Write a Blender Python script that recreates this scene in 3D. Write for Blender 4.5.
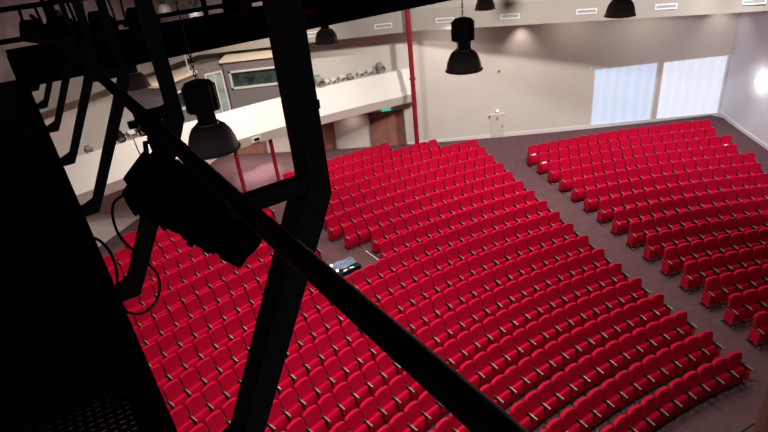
import bpy, bmesh, math, random
from math import sin, cos, pi, radians, hypot, atan2
from mathutils import Vector, Matrix
from mathutils.bvhtree import BVHTree
random.seed(7)
for o in list(bpy.data.objects): bpy.data.objects.remove(o)
S = bpy.context.scene
COL = S.collection

# ------------------------------------------------------------------ camera
CAM = Vector((-15.692, 8.498, 12.461)); FPX = 544.37; PITCH = .4881; ROLL = -.1116
fw = Vector((0, cos(PITCH), -sin(PITCH))); rt0 = Vector((1, 0, 0)); up0 = rt0.cross(fw)
rt = cos(ROLL)*rt0 + sin(ROLL)*up0; upv = -sin(ROLL)*rt0 + cos(ROLL)*up0
cd = bpy.data.cameras.new('camera'); cam = bpy.data.objects.new('camera', cd); COL.objects.link(cam)
cd.sensor_width = 36; cd.lens = FPX*36/768; cd.clip_start = .05; cd.clip_end = 200
M = Matrix((rt, upv, -fw)).transposed().to_4x4(); M.translation = CAM
cam.matrix_world = M; S.camera = cam

# ------------------------------------------------------------------ world, exposure
w = bpy.data.worlds.new('world'); S.world = w; w.use_nodes = True
w.node_tree.nodes['Background'].inputs[0].default_value = (.9, .85, .9, 1)
w.node_tree.nodes['Background'].inputs[1].default_value = .045
S.view_settings.view_transform = 'Standard'; S.view_settings.look = 'None'
S.view_settings.exposure = 0; S.view_settings.gamma = 1

LAMP_POWER = 280      # pendant lamps
WARM = (1, .895, .81)

# ------------------------------------------------------------------ geometry of the hall
AX = -.578                       # bearing of the hall axis, seen from the centre of the seat arcs
R0, DR = 20.772, .9505
def fl_i(i): return max(0, .0471*i + .0016*i*i) if i > 0 else 0
def fl0(R): return fl_i((R-R0)/DR)                 # level of the seat-top surface, less 0.86
def fl(R): return fl0(R) - .14*min(1, max(0, (37.3-R)/1.8))
def pol(R, th, z=0): return Vector((R*sin(th), R*cos(th), z))
def mirror(p):                   # mirror across the vertical plane of the hall axis
    n = Vector((cos(AX), -sin(AX), 0)); return p - 2*n*(p.x*n.x+p.y*n.y)
YW, XW = 37.2, 3.66
HC = 13.6                        # ceiling height
# catwalk frame: s forward along the walk, e to its right, u up from the lens
WB = radians(-31.3)
WD = Vector((sin(WB), cos(WB), 0)); WE = Vector((cos(WB), -sin(WB), 0))
def cw(e, s, u): return CAM + WD*s + WE*e + Vector((0, 0, u))

# ------------------------------------------------------------------ materials
def mat(name, col, rough=.6, metal=0, spec=.5, noise=None, bump=None, emit=None, sheen=0):
    m = bpy.data.materials.new(name); m.use_nodes = True; nt = m.node_tree; b = nt.nodes['Principled BSDF']
    b.inputs['Base Color'].default_value = (*col, 1); b.inputs['Roughness'].default_value = rough
    b.inputs['Metallic'].default_value = metal; b.inputs['Specular IOR Level'].default_value = spec
    if sheen:
        b.inputs['Sheen Weight'].default_value = sheen; b.inputs['Sheen Tint'].default_value = (*col, 1)
    tc = nt.nodes.new('ShaderNodeTexCoord')
    if noise:
        sc, amt = noise
        n = nt.nodes.new('ShaderNodeTexNoise'); n.inputs['Scale'].default_value = sc; n.inputs['Detail'].default_value = 4
        r = nt.nodes.new('ShaderNodeMapRange'); r.inputs[1].default_value = .3; r.inputs[2].default_value = .7
        r.inputs[3].default_value = 1-amt; r.inputs[4].default_value = 1+amt
        x = nt.nodes.new('ShaderNodeVectorMath'); x.operation = 'SCALE'; x.inputs[0].default_value = col
        nt.links.new(tc.outputs['Object'], n.inputs['Vector']); nt.links.new(n.outputs[0], r.inputs[0])
        nt.links.new(r.outputs[0], x.inputs['Scale']); nt.links.new(x.outputs[0], b.inputs['Base Color'])
    if bump:
        sc, st = bump
        n = nt.nodes.new('ShaderNodeTexNoise'); n.inputs['Scale'].default_value = sc; n.inputs['Detail'].default_value = 3
        bp = nt.nodes.new('ShaderNodeBump'); bp.inputs['Strength'].default_value = st; bp.inputs['Distance'].default_value = .03
        nt.links.new(tc.outputs['Object'], n.inputs['Vector']); nt.links.new(n.outputs[0], bp.inputs['Height'])
        nt.links.new(bp.outputs[0], b.inputs['Normal'])
    if emit:
        b.inputs['Emission Color'].default_value = (*emit[0], 1); b.inputs['Emission Strength'].default_value = emit[1]
    return m
M_ = dict(
 seat=mat('red_velour', (.49, .002, .032), .8, noise=(9, .08), spec=.06),
 seatdark=mat('red_panel', (.46, .003, .028), .7, spec=.1),
 black=mat('black_steel', (.006, .006, .007), .5, spec=.3),
 blackm=mat('matt_black', (.004, .004, .0045), .8, spec=.15),
 truss=mat('black_paint', (.026, .026, .032), .4, spec=.4),
 rust=mat('dark_oxide_paint', (.02, .006, .006), .6, spec=.2),
 arm=mat('arm_black', (.015, .011, .01), .5),
 armpad=mat('arm_cap_grey', (.20, .17, .155), .3, spec=.5),  # grey cap tone, with the reflection on glossy arms put into the colour
 carpet=mat('mauve_carpet', (.105, .055, .062), .95, noise=(3, .10), spec=.1),
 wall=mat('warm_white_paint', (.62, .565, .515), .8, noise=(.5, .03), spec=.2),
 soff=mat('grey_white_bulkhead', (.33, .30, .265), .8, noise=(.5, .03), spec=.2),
 white=mat('white_parapet_paint', (.80, .77, .73), .6, spec=.3),
 mauve=mat('mauve_grey_paint', (.19, .16, .16), .8, spec=.2),
 cream=mat('cream_board', (.75, .62, .48), .7, spec=.2),
 brown=mat('brown_drape', (.26, .20, .19), .9, noise=(2, .25), spec=.1),
 roof=mat('dark_ceiling', (.07, .05, .048), .9, spec=.1),
 plaster=mat('rough_plaster', (.68, .66, .71), .85, bump=(7, .9), spec=.2),
 wood=mat('brown_veneer', (.33, .145, .11), .5, noise=(2.5, .15)),
 redpaint=mat('red_gloss_paint', (.25, .008, .018), .4),
 trim=mat('white_gloss', (.72, .68, .68), .4),
 lamp=mat('lamp_black', (.018, .016, .016), .38, spec=.6),
 bell=mat('lamp_bell_grey', (.42, .37, .36), .38, spec=.7),
 steel=mat('bright_steel', (.55, .5, .45), .3, metal=1),
 glass=mat('dark_glass', (.035, .05, .045), .12, noise=(1.6, .8), spec=.8),
 doorglass=mat('green_tinted_glass', (.30, .36, .33), .15, noise=(2.2, .35), spec=.8),
 hatch=mat('hatch_paint', (.60, .55, .47), .6, spec=.2),
 paper=mat('white_paper', (.85, .84, .82), .7),
 grey=mat('grey_enamel', (.30, .30, .29), .5),
 pale=mat('pale_enamel', (.62, .59, .55), .5),
 cloth=mat('blue_cover', (.13, .18, .27), .8, noise=(6, .5)),
 orange=mat('orange_gel', (.8, .2, .08), .4),
 curtainbrown=mat('brown_wall_cloth', (.10, .05, .04), .9, spec=.1),
 dteal=mat('stage_edge_teal', (.03, .05, .05), .5),
 bulb=mat('lit_bulb', (.9, .9, .9), .4, emit=((1, .86, .7), 2.5)),
 sconce=mat('lit_sconce', (.9, .9, .9), .4, emit=((1, .96, .92), 7)),
 exitm=mat('lit_green_sign', (.1, .5, .4), .4, emit=((.08, .6, .42), .8)),
 redled=mat('red_marker', (.7, .03, .03), .4),
 white_tape=mat('white_tape', (.7, .62, .6), .7),
)
# daylit curtain behind the windows: pale blue with soft vertical folds
def curtain_mat(name, ca, cb, st):
    m = bpy.data.materials.new(name); m.use_nodes = True; nt = m.node_tree; b = nt.nodes['Principled BSDF']
    b.inputs['Base Color'].default_value = (.25, .25, .27, 1); b.inputs['Roughness'].default_value = .9
    tc = nt.nodes.new('ShaderNodeTexCoord'); wv = nt.nodes.new('ShaderNodeTexWave'); wv.wave_type = 'BANDS'; wv.bands_direction = 'X'
    wv.inputs['Scale'].default_value = .55; wv.inputs['Distortion'].default_value = 1.5; wv.inputs['Detail'].default_value = 2
    w2 = nt.nodes.new('ShaderNodeTexWave'); w2.bands_direction = 'DIAGONAL'; w2.inputs['Scale'].default_value = 4; w2.inputs['Distortion'].default_value = .5
    mx = nt.nodes.new('ShaderNodeMix'); mx.data_type = 'RGBA'; mx.inputs[6].default_value = (*ca, 1); mx.inputs[7].default_value = (*cb, 1)
    ad = nt.nodes.new('ShaderNodeMath'); ad.operation = 'MULTIPLY_ADD'; ad.inputs[1].default_value = .35
    nt.links.new(tc.outputs['Object'], wv.inputs['Vector']); nt.links.new(tc.outputs['Object'], w2.inputs['Vector'])
    nt.links.new(w2.outputs['Fac'], ad.inputs[0])
    m2 = nt.nodes.new('ShaderNodeMath'); m2.operation = 'MULTIPLY'; m2.inputs[1].default_value = .75
    nt.links.new(wv.outputs['Fac'], m2.inputs[0]); nt.links.new(m2.outputs[0], ad.inputs[2])
    nt.links.new(ad.outputs[0], mx.inputs[0])
    nt.links.new(mx.outputs[2], b.inputs['Emission Color']); b.inputs['Emission Strength'].default_value = st
    return m
M_['cur1'] = curtain_mat('daylit_curtain_left', (.57, .69, .93), (.68, .77, .95), .80)
M_['cur2'] = curtain_mat('daylit_curtain_right', (.74, .80, .93), (.83, .86, .93), .84)

# ------------------------------------------------------------------ helpers
def box(bm, c, size, rot=None, bev=0, seg=2):
    r = bmesh.ops.create_cube(bm, size=1)['verts']
    for v in r: v.co = Vector((v.co.x*size[0], v.co.y*size[1], v.co.z*size[2]))
    if bev:
        ed = list({e for v in r for e in v.link_edges})
        g = bmesh.ops.bevel(bm, geom=ed, offset=bev, segments=seg, affect='EDGES', profile=.6)
        r = list({v for f in g['faces'] for v in f.verts} | {v for v in r if v.is_valid})
    for v in r:
        co = v.co.copy()
        if rot is not None: co = rot @ co
        v.co = co + Vector(c)
    return r
def bar(bm, a, b, w, h=None, up=Vector((0, 0, 1)), bev=0):
    a, b = Vector(a), Vector(b); h = h or w; y = (b-a).normalized()
    x = y.cross(up).normalized(); z = x.cross(y)
    return box(bm, (a+b)/2, (w, (b-a).length, h), Matrix((x, y, z)).transposed(), bev)
def tube(bm, pts, r, n=10, cap=True):
    pts = [Vector(p) for p in pts]; rings = []; prev = None
    for i, p in enumerate(pts):
        t = (pts[min(i+1, len(pts)-1)] - pts[max(i-1, 0)]).normalized()
        ref = prev if prev is not None else (Vector((0, 0, 1)) if abs(t.z) < .9 else Vector((1, 0, 0)))
        x = (ref - t*ref.dot(t)).normalized(); y = t.cross(x); prev = x
        rr = r[i] if isinstance(r, (list, tuple)) else r
        rings.append([bm.verts.new(p + (x*cos(2*pi*k/n) + y*sin(2*pi*k/n))*rr) for k in range(n)])
    for a, b in zip(rings, rings[1:]):
        for k in range(n): bm.faces.new((a[k], a[(k+1) % n], b[(k+1) % n], b[k]))
    if cap: bm.faces.new(rings[0][::-1]); bm.faces.new(rings[-1])
def lathe(bm, prof, n=28, closed=False):
    rings = []
    for r, z in prof:
        rings.append([bm.verts.new((r*cos(2*pi*k/n), r*sin(2*pi*k/n), z)) for k in range(n)])
    pr = list(zip(rings, rings[1:]))
    if closed: pr.append((rings[-1], rings[0]))
    for a, b in pr:
        for k in range(n): bm.faces.new((a[k], a[(k+1) % n], b[(k+1) % n], b[k]))
    if not closed:
        bm.faces.new(rings[0][::-1]); bm.faces.new(rings[-1])
def prism(bm, poly, ext):        # poly: list of Vectors, ext: extrusion vector
    a = [bm.verts.new(p) for p in poly]; b = [bm.verts.new(p+ext) for p in poly]; n = len(a)
    bm.faces.new(a); bm.faces.new(b[::-1])
    for k in range(n): bm.faces.new((a[k], b[k], b[(k+1) % n], a[(k+1) % n]))
def obj(name, bm, m, parent=None, smooth=False, loc=None):
    bmesh.ops.recalc_face_normals(bm, faces=bm.faces[:])
    me = bpy.data.meshes.new(name); bm.to_mesh(me); bm.free(); me.materials.append(m)
    if smooth:
        for p in me.polygons: p.use_smooth = True
        me.set_sharp_from_angle(angle=radians(40))
    o = bpy.data.objects.new(name, me); COL.objects.link(o)
    if loc is not None: o.location = loc
    if parent: o.parent = parent
    return o
def tag(o, label, cat, group=None, kind=None):
    o['label'] = label; o['category'] = cat
    if group: o['group'] = group
    if kind: o['kind'] = kind
    return o
def thing(name, label, cat, loc=(0, 0, 0), rz=0, group=None):
    o = bpy.data.objects.new(name, None); COL.objects.link(o); o.location = loc; o.rotation_euler = (0, 0, rz)
    return tag(o, label, cat, group)
def struct(name, bm, m, parent=None):
    o = obj(name, bm, m, parent)
    if not parent: o['kind'] = 'structure'
    return o
def children(o): return [c for c in bpy.data.objects if c.parent == o]
def dup(root, kids, loc, rz=0, label=None, group=None):
    r = root.copy(); COL.objects.link(r); r.location = loc; r.rotation_euler = (0, 0, rz)
    if label: r['label'] = label
    if group: r['group'] = group
    for ch, gk in kids:
        c = ch.copy(); COL.objects.link(c); c.parent = r
        for g in gk:
            q = g.copy(); COL.objects.link(q); q.parent = c
    return r
def tree(root): return [(c, children(c)) for c in children(root)]
BM = bmesh.new

# ------------------------------------------------------------------ floor
def rmax(th):
    r = YW/cos(th); r = min(r, YW/cos(th-2*AX))
    if th > 0: r = min(r, XW/sin(th))
    return r
bm = BM()
ths = [-1.12 + i*(1.12+.235)/90 for i in range(91)]; rows_ = []
for th in ths:
    rm = rmax(th); rows_.append([bm.verts.new(pol(R, th, fl(R))) for R in [9+(rm-9)*k/60 for k in range(61)]])
for a, b in zip(rows_, rows_[1:]):
    for k in range(60): bm.faces.new((a[k], a[k+1], b[k+1], b[k]))
r = bmesh.ops.extrude_face_region(bm, geom=bm.faces[:])
for v in [x for x in r['geom'] if isinstance(x, bmesh.types.BMVert)]: v.co.z -= .25
struct('floor', bm, M_['carpet'])

# ------------------------------------------------------------------ walls
CX = -YW*math.tan(-AX)           # corner on the axis
T = .25
LM = mirror(Vector((XW, YW, 0)))  # far end of the mirrored wall
def wallbox(name, a, b, z0, z1, m, out, parent=None, holes=()):
    """vertical wall from a to b, thickness T towards out"""
    bm = BM(); a, b = Vector(a), Vector(b); L = (b-a).length; d = (b-a).normalized(); ex = Vector(out).normalized()*T
    us = sorted({0, L, *[h for q in holes for h in q[:2]]})
    for u0, u1 in zip(us, us[1:]):
        hs = [q for q in holes if q[0] <= u0+1e-6 and q[1] >= u1-1e-6]
        segs = [(z0, z1)] if not hs else [(z0, hs[0][2]), (hs[0][3], z1)]
        for s0, s1 in segs:
            if s1 - s0 < 1e-4: continue
            p = [a+d*u0+Vector((0, 0, s0)), a+d*u1+Vector((0, 0, s0)), a+d*u1+Vector((0, 0, s1)), a+d*u0+Vector((0, 0, s1))]
            prism(bm, p, ex)
    return struct(name, bm, m, parent)
# back wall right (windows, doors) runs along y = YW from the axis corner to the right wall
def hx(x0, x1, z0, z1): return (x0-CX, x1-CX, z0, z1)
W1 = (-3.66, -.17, 1.33, 4.62); W2 = (.03, 3.63, 1.31, 4.60)
DA = (-15.95, -13.98, 1.5, 3.60); DB = (-19.75, -17.86, 1.5, 3.5); DC = (-23.55, -21.7, 1.55, 3.6)
wallbox('wall_back', (CX, YW, 0), (XW, YW, 0), 0, 8.6, M_['wall'], (0, 1, 0),
        holes=[hx(*DC), hx(*DB), hx(*DA), hx(*W1), hx(*W2)])
mn = Vector((sin(2*AX), cos(2*AX), 0))
wallbox('wall_left', LM, (CX, YW, 0), 0, 8.6, M_['wall'], mn)
wallbox('wall_right', (XW, YW+T, 0), (XW, 8, 0), 0, 8.6, M_['plaster'], (1, 0, 0))
wallbox('wall_right_upper', (XW, YW+T, 0), (XW, 8, 0), 8.6, HC, M_['wall'], (1, 0, 0))
wallbox('wall_left_upper', LM, (CX, YW, 0), 8.6, HC, M_['brown'], mn)
wallbox('wall_back_upper', (CX, YW, 0), (XW, YW, 0), 8.6, HC, M_['brown'], (0, 1, 0))
bm = BM(); prism(bm, [Vector((p.x, p.y, HC)) for p in (Vector((XW+T, YW+T, 0)), Vector((CX, YW+T, 0)), LM+mn*T, pol(11, -1.2), pol(8, .35), Vector((XW+T, 8, 0)))], Vector((0, 0, .2)))
struct('ceiling', bm, M_['roof'])
# soffit: a boxed bulkhead round the top of the walls; profile along the inner edge
edge = [LM - mn*.85, Vector((0, 0, 0)), Vector((-13.2, 35.95, 0)), Vector((0.0, 31.74, 0)), Vector((XW, 30.75, 0))]
# inner corner of the left and right runs
d1 = Vector((mn.y, -mn.x, 0)); p1 = mn*36.35; t = (36.05 - p1.y)/d1.y; edge[1] = p1 + d1*t
edge[0] = mn*36.35 + d1*((LM-mn*YW).dot(d1))
wallp = [LM, Vector((CX, YW, 0)), Vector((-13.2, YW, 0)), Vector((0, YW, 0)), Vector((XW, YW, 0))]
SZ0, SZ1 = 7.8, 8.78
bm = BM()
for i in range(4):
    q = [edge[i], edge[i+1], wallp[i+1], wallp[i]]
    prism(bm, [Vector((p.x, p.y, SZ0)) for p in q], Vector((0, 0, SZ1-SZ0)))
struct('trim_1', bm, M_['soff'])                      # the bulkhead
bm = BM()                                              # plain fascia set back above it
for i in (1, 2, 3):
    a, b = edge[i], edge[i+1]; n = (b-a).normalized().cross(Vector((0, 0, 1))); n = n if n.y < 0 else -n
    if i == 1: a = Vector((-19, 36.05, 0))
    prism(bm, [a-n*.1+Vector((0, 0, SZ1)), b-n*.1+Vector((0, 0, SZ1)), b-n*.9+Vector((0, 0, SZ1+2.2)), a-n*.9+Vector((0, 0, SZ1+2.2))], -n*.1)
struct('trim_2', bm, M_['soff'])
# baseboards
bm = BM(); prism(bm, [Vector((x, YW-.03, z)) for x, z in ((-13.9, 1.45), (XW, 1.0), (XW, 1.38), (-13.9, 1.68))], Vector((0, .03, 0)))
struct('baseboard_back', bm, M_['trim'])
bm = BM(); zz = lambda y: fl(hypot(XW, y))
ys = [YW-.03 - i*2 for i in range(11)]
for y0, y1 in zip(ys, ys[1:]):
    prism(bm, [Vector((XW-.04, y0, zz(y0)-.05)), Vector((XW-.04, y1, zz(y1)-.05)), Vector((XW-.04, y1, zz(y1)+.22)), Vector((XW-.04, y0, zz(y0)+.22))], Vector((.04, 0, 0)))
struct('baseboard_right', bm, M_['trim'])

# windows with daylit curtains
for k, (W, cm) in enumerate(((W1, 'cur1'), (W2, 'cur2')), 1):
    x0, x1, z0, z1 = W
    bm = BM(); f = .05
    for c, s in (((x0+f/2, (z0+z1)/2), (f, z1-z0)), ((x1-f/2, (z0+z1)/2), (f, z1-z0)), (((x0+x1)/2, z0+f/2), (x1-x0-2*f, f)), (((x0+x1)/2, z1-f/2), (x1-x0-2*f, f))):
        box(bm, (c[0], YW+.1, c[1]), (s[0], .2, s[1]))
    wo = struct('window_%d' % k, bm, M_['trim'])
    bm = BM(); n = 60
    for j in range(2):
        pass
    top, bot = [], []
    for i in range(n+1):
        x = x0+.03+(x1-x0-.06)*i/n; y = YW+.13+.02*sin(i*1.9)
        top.append(bm.verts.new((x, y, z1-.03))); bot.append(bm.verts.new((x, y, z0+.03)))
    for i in range(n): bm.faces.new((top[i], top[i+1], bot[i+1], bot[i]))
    r = bmesh.ops.extrude_face_region(bm, geom=bm.faces[:])
    for v in [q for q in r['geom'] if isinstance(q, bmesh.types.BMVert)]: v.co.y += .02
    c = obj('curtain', bm, M_[cm], wo)
    c['label'] = 'daylit pale blue curtain' if k == 1 else 'daylit nearly white curtain'

# doors under the balcony
for k, (D, two) in enumerate(((DA, 1), (DB, 1), (DC, 1)), 1):
    x0, x1, z0, z1 = D
    bm = BM(); f = .07
    box(bm, (x0+f/2, YW+.05, (z0+z1)/2), (f, .3, z1-z0)); box(bm, (x1-f/2, YW+.05, (z0+z1)/2), (f, .3, z1-z0)); box(bm, ((x0+x1)/2, YW+.05, z1-f/2), (x1-x0, .3, f))
    fr = struct('door_%d' % k, bm, M_['mauve'])
    for s, (a, b) in enumerate(((x0+f, (x0+x1)/2-.008), ((x0+x1)/2+.008, x1-f))):
        bm = BM(); box(bm, ((a+b)/2, YW+.08, (z0+z1-f)/2), (b-a, .05, z1-z0-f), bev=.005)
        lf = obj('door_leaf', bm, M_['wood'], fr)
        bm = BM(); hx_ = b-.09 if s == 0 else a+.09
        tube(bm, [(hx_, YW+.055, z0+1.05), (hx_, YW-.01, z0+1.05), (hx_+(-.12 if s == 0 else .12), YW-.01, z0+1.05)], .013, 8)
        obj('door_handle', bm, M_['steel'], lf)
# small hatch door
bm = BM(); box(bm, (-8.9, YW-.02, 2.08), (.72, .05, 1.24), bev=.008); h = struct('door_4', bm, M_['hatch'])
bm = BM(); box(bm, (-8.9, YW-.03, 2.735), (.84, .06, .05)); obj('door_lintel', bm, M_['trim'], h)
bm = BM(); box(bm, (-8.62, YW-.06, 2.05), (.03, .05, .14), bev=.005); obj('door_handle', bm, M_['steel'], h)
bm = BM()
for a, b in (((-9.0, 2.38), (-8.9, 2.55)), ((-8.8, 2.38), (-8.9, 2.55)), ((-8.96, 2.44), (-8.84, 2.44))): bar(bm, (a[0], YW-.05, a[1]), (b[0], YW-.05, b[1]), .035, .012)
bar(bm, (-9.0, YW-.05, 2.56), (-8.8, YW-.05, 2.56), .03, .012)
o = obj('hatch_symbol', bm, M_['redled'], h); o['label'] = 'small red pictogram'

# ------------------------------------------------------------------ stage lip and pillar, lower right corner
bm = BM(); n = 24
a = [pol(18.87, -.72+.62*i/n, 0) for i in range(n+1)]; b = [pol(14.5, -.1-.62*i/n, 0) for i in range(n+1)]
prism(bm, [Vector((p.x, p.y, .02)) for p in a+b], Vector((0, 0, .86)))
struct('stage_platform', bm, M_['curtainbrown'])
bm = BM()
tube(bm, [pol(18.88, -.72+.62*i/n, .88) for i in range(n+1)], .03, 8)
struct('trim_3', bm, M_['dteal'])
bm = BM(); pc = Vector((-9.61, 14.25, 0))
pcl = []
q0 = Vector((-6.84, 17.846, 0)) - Vector((CAM.x, CAM.y, 0)); q0 = q0.normalized(); side = Vector((q0.y, -q0.x, 0))
base = Vector((CAM.x, CAM.y, 0)) + q0*8.1 + side*.78
prism(bm, [base+Vector((.78*cos(2*pi*k/28), .78*sin(2*pi*k/28), .0)) for k in range(28)], Vector((0, 0, HC-.02)))
struct('proscenium_pillar', bm, M_['curtainbrown'])

# ------------------------------------------------------------------ balcony
def arc_solid(bm, prof, th0, th1, n=48, clip=True):
    """prof: list of (R, z) going round; swept along bearings; R of None means the wall"""
    rings = []
    for i in range(n+1):
        th = th0+(th1-th0)*i/n
        rings.append([bm.verts.new(pol(rmax(th)-.005 if R is None else min(R, rmax(th)-.005), th, z)) for R, z in prof])
    m = len(prof)
    for a, b in zip(rings, rings[1:]):
        for k in range(m): bm.faces.new((a[k], a[(k+1) % m], b[(k+1) % m], b[k]))
    bm.faces.new(rings[0]); bm.faces.new(rings[-1][::-1])
TB0, TB1 = 2*AX+.352, -.346
bm = BM(); arc_solid(bm, [(39.2, 4.09), (39.2, 4.55), (None, 4.55), (None, 4.09)], TB0, TB1)
bal = tag(obj('balcony', bm, M_['white']), 'white curved balcony sweeping across the rear of the hall above the doors', 'balcony')
bm = BM(); arc_solid(bm, [(39.0, 4.55), (39.45, 5.78), (39.62, 5.78), (39.6, 4.55)], TB0+.004, TB1-.004)
o = obj('parapet', bm, M_['white'], bal)
bm = BM(); arc_solid(bm, [(39.19, 4.10), (39.10, 4.10), (39.0, 4.55), (39.19, 4.55)], TB0+.003, TB1-.003)
obj('fascia_strip', bm, M_['wall'], bal)
# little control panel on the fascia
th = -.574; Mp = Matrix.Translation(pol(39.03, th, 4.32)) @ Matrix.Rotation(-th, 4, 'Z')
bm = BM(); box(bm, (0, 0, 0), (.46, .07, .26), bev=.01); bm.transform(Mp)
ph = obj('fascia_panel', bm, M_['pale'], bal); ph['label'] = 'small grey panel'
bm = BM(); box(bm, (0.02, -.045, .01), (.26, .02, .13)); bm.transform(Mp)
obj('display', bm, M_['blackm'], ph)['label'] = 'dark display'
# red posts
for th, lab, R in ((-.553, 'slim red column under the balcony, the one nearer the middle block seats', 39.42), (-.599, 'slim red column under the balcony, further left of the two', 39.42)):
    z = fl(R); t = thing('balcony_column', lab, 'column', pol(R, th, z), 0, 'red columns under the balcony')
    bm = BM(); tube(bm, [(0, 0, 0), (0, 0, 4.09-z)], .095, 16); obj('shaft', bm, M_['redpaint'], t, True)
    bm = BM(); box(bm, (0, 0, .015), (.3, .3, .03), bev=.005); obj('base_plate', bm, M_['redpaint'], t)
z = fl(38.1)
t = thing('roof_column', 'tall red column rising from the floor past the balcony end to the ceiling', 'column', (-13.51, 35.7, z))
bm = BM(); tube(bm, [(0, 0, 0), (0, 0, 11-z)], .12, 18); obj('shaft', bm, M_['redpaint'], t, True)
bm = BM(); tube(bm, [(0, 0, 4.15), (0, 0, 4.22)], .17, 18); obj('collar', bm, M_['redpaint'], t, True)

# control booths on the balcony
def booth(to_world, x0, x1, yf, yb, zt, wins, name, lab, door=None):
    t = thing(name, lab, 'control booth', to_world(Vector((x0, yf, 4.55))))
    def O(nm, build, m, par=None):
        bm = BM(); build(bm)
        for v in bm.verts: v.co = to_world(v.co) - t.location
        return obj(nm, bm, m, par or t)
    def front(bm):
        xs = sorted({x0, x1, *[q for w_ in wins for q in w_[:2]]})
        for a, b in zip(xs, xs[1:]):
            hs = [w_ for w_ in wins if w_[0] <= a+1e-6 and w_[1] >= b-1e-6]
            for s0, s1 in ([(4.55, zt-.12)] if not hs else [(4.55, hs[0][2]), (hs[0][3], zt-.12)]):
                if s1-s0 > .01: box(bm, ((a+b)/2, yf+.06, (s0+s1)/2), (b-a, .12, s1-s0))
        box(bm, (x0+.06, (yf+yb)/2+.06, (4.55+zt-.12)/2), (.12, yb-yf-.12, zt-.12-4.55)); box(bm, (x1-.06, (yf+yb)/2+.06, (4.55+zt-.12)/2), (.12, yb-yf-.12, zt-.12-4.55))
    O('booth_wall', front, M_['mauve'])
    O('booth_roof', lambda bm: box(bm, ((x0+x1)/2, (yf+yb)/2-.05, zt-.06), (x1-x0+.2, yb-yf+.1, .12), bev=.01), M_['cream'])
    for (a, b, z0, z1, nm) in wins:
        def fr(bm):
            f = .09
            for c, s in (((a+f/2, (z0+z1)/2), (f, z1-z0)), ((b-f/2, (z0+z1)/2), (f, z1-z0)), (((a+b)/2, z0+f/2), (b-a, f)), (((a+b)/2, z1-f/2), (b-a, f))):
                box(bm, (c[0], yf+.03, c[1]), (s[0], .16, s[1]))
        wf = O(nm, fr, M_['wall'])
        O('pane', lambda bm: box(bm, ((a+b)/2, yf+.06, (z0+z1)/2), (b-a-.1, .02, z1-z0-.1)), M_['glass'], wf)
    return t
ident = lambda v: v.copy()
booth(ident, -22.5, -19.2, 35.0, YW-.01, 7.62, [(-22.3, -19.4, 6.2, 7.08, 'window_frame')], 'control_booth', 'mauve-grey control booth with one long dark window, right of the balcony middle')
def mir(v): return mirror(v)
lb = booth(mir, -21.5, -19.2, 35.2, YW-.01, 7.5, [(-21.3, -19.4, 6.1, 6.95, 'window_frame')], 'control_booth', 'mauve-grey control booth with one small window, left of the balcony middle')
# corner infill between the booths, with a glazed door
AN = Vector((sin(AX), cos(AX), 0)); AE = Vector((cos(AX), -sin(AX), 0))
def axp(e, c, z): return AN*c + AE*e + Vector((0, 0, z))
bm = BM()
for e0, e1, z0, z1 in ((-1.2, -.66, 4.55, 7.6), (.22, .32, 4.55, 7.6), (-.66, .22, 7.15, 7.6)):
    prism(bm, [axp(e0, 41.75, z0), axp(e1, 41.75, z0), axp(e1, 41.75, z1), axp(e0, 41.75, z1)], AN*.1)
struct('wall_corner', bm, M_['mauve'])
bm = BM()
for e0, e1, z0, z1 in ((-.66, -.58, 4.56, 7.15), (.14, .22, 4.56, 7.15), (-.58, .14, 7.07, 7.15), (-.25, -.19, 4.56, 7.07)):
    prism(bm, [axp(e0, 41.70, z0), axp(e1, 41.70, z0), axp(e1, 41.70, z1), axp(e0, 41.70, z1)], AN*.12)
dr = struct('door_5', bm, M_['wall'])
for e0, e1 in ((-.58, -.25), (-.19, .14)):
    bm = BM(); prism(bm, [axp(e0, 41.76, 4.56), axp(e1, 41.76, 4.56), axp(e1, 41.76, 7.07), axp(e0, 41.76, 7.07)], AN*.02); obj('pane', bm, M_['doorglass'], dr)
mp = mirror(Vector((-21.35, 35.35, 7.49)))
bm = BM(); tube(bm, [(0, 0, 0), (0, 0, .75)], .03, 8); box(bm, (0, 0, .01), (.12, .12, .02))
tag(obj('conduit', bm, M_['trim'], loc=mp), 'thin white conduit standing on the roof corner of the left control booth', 'conduit')

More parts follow.
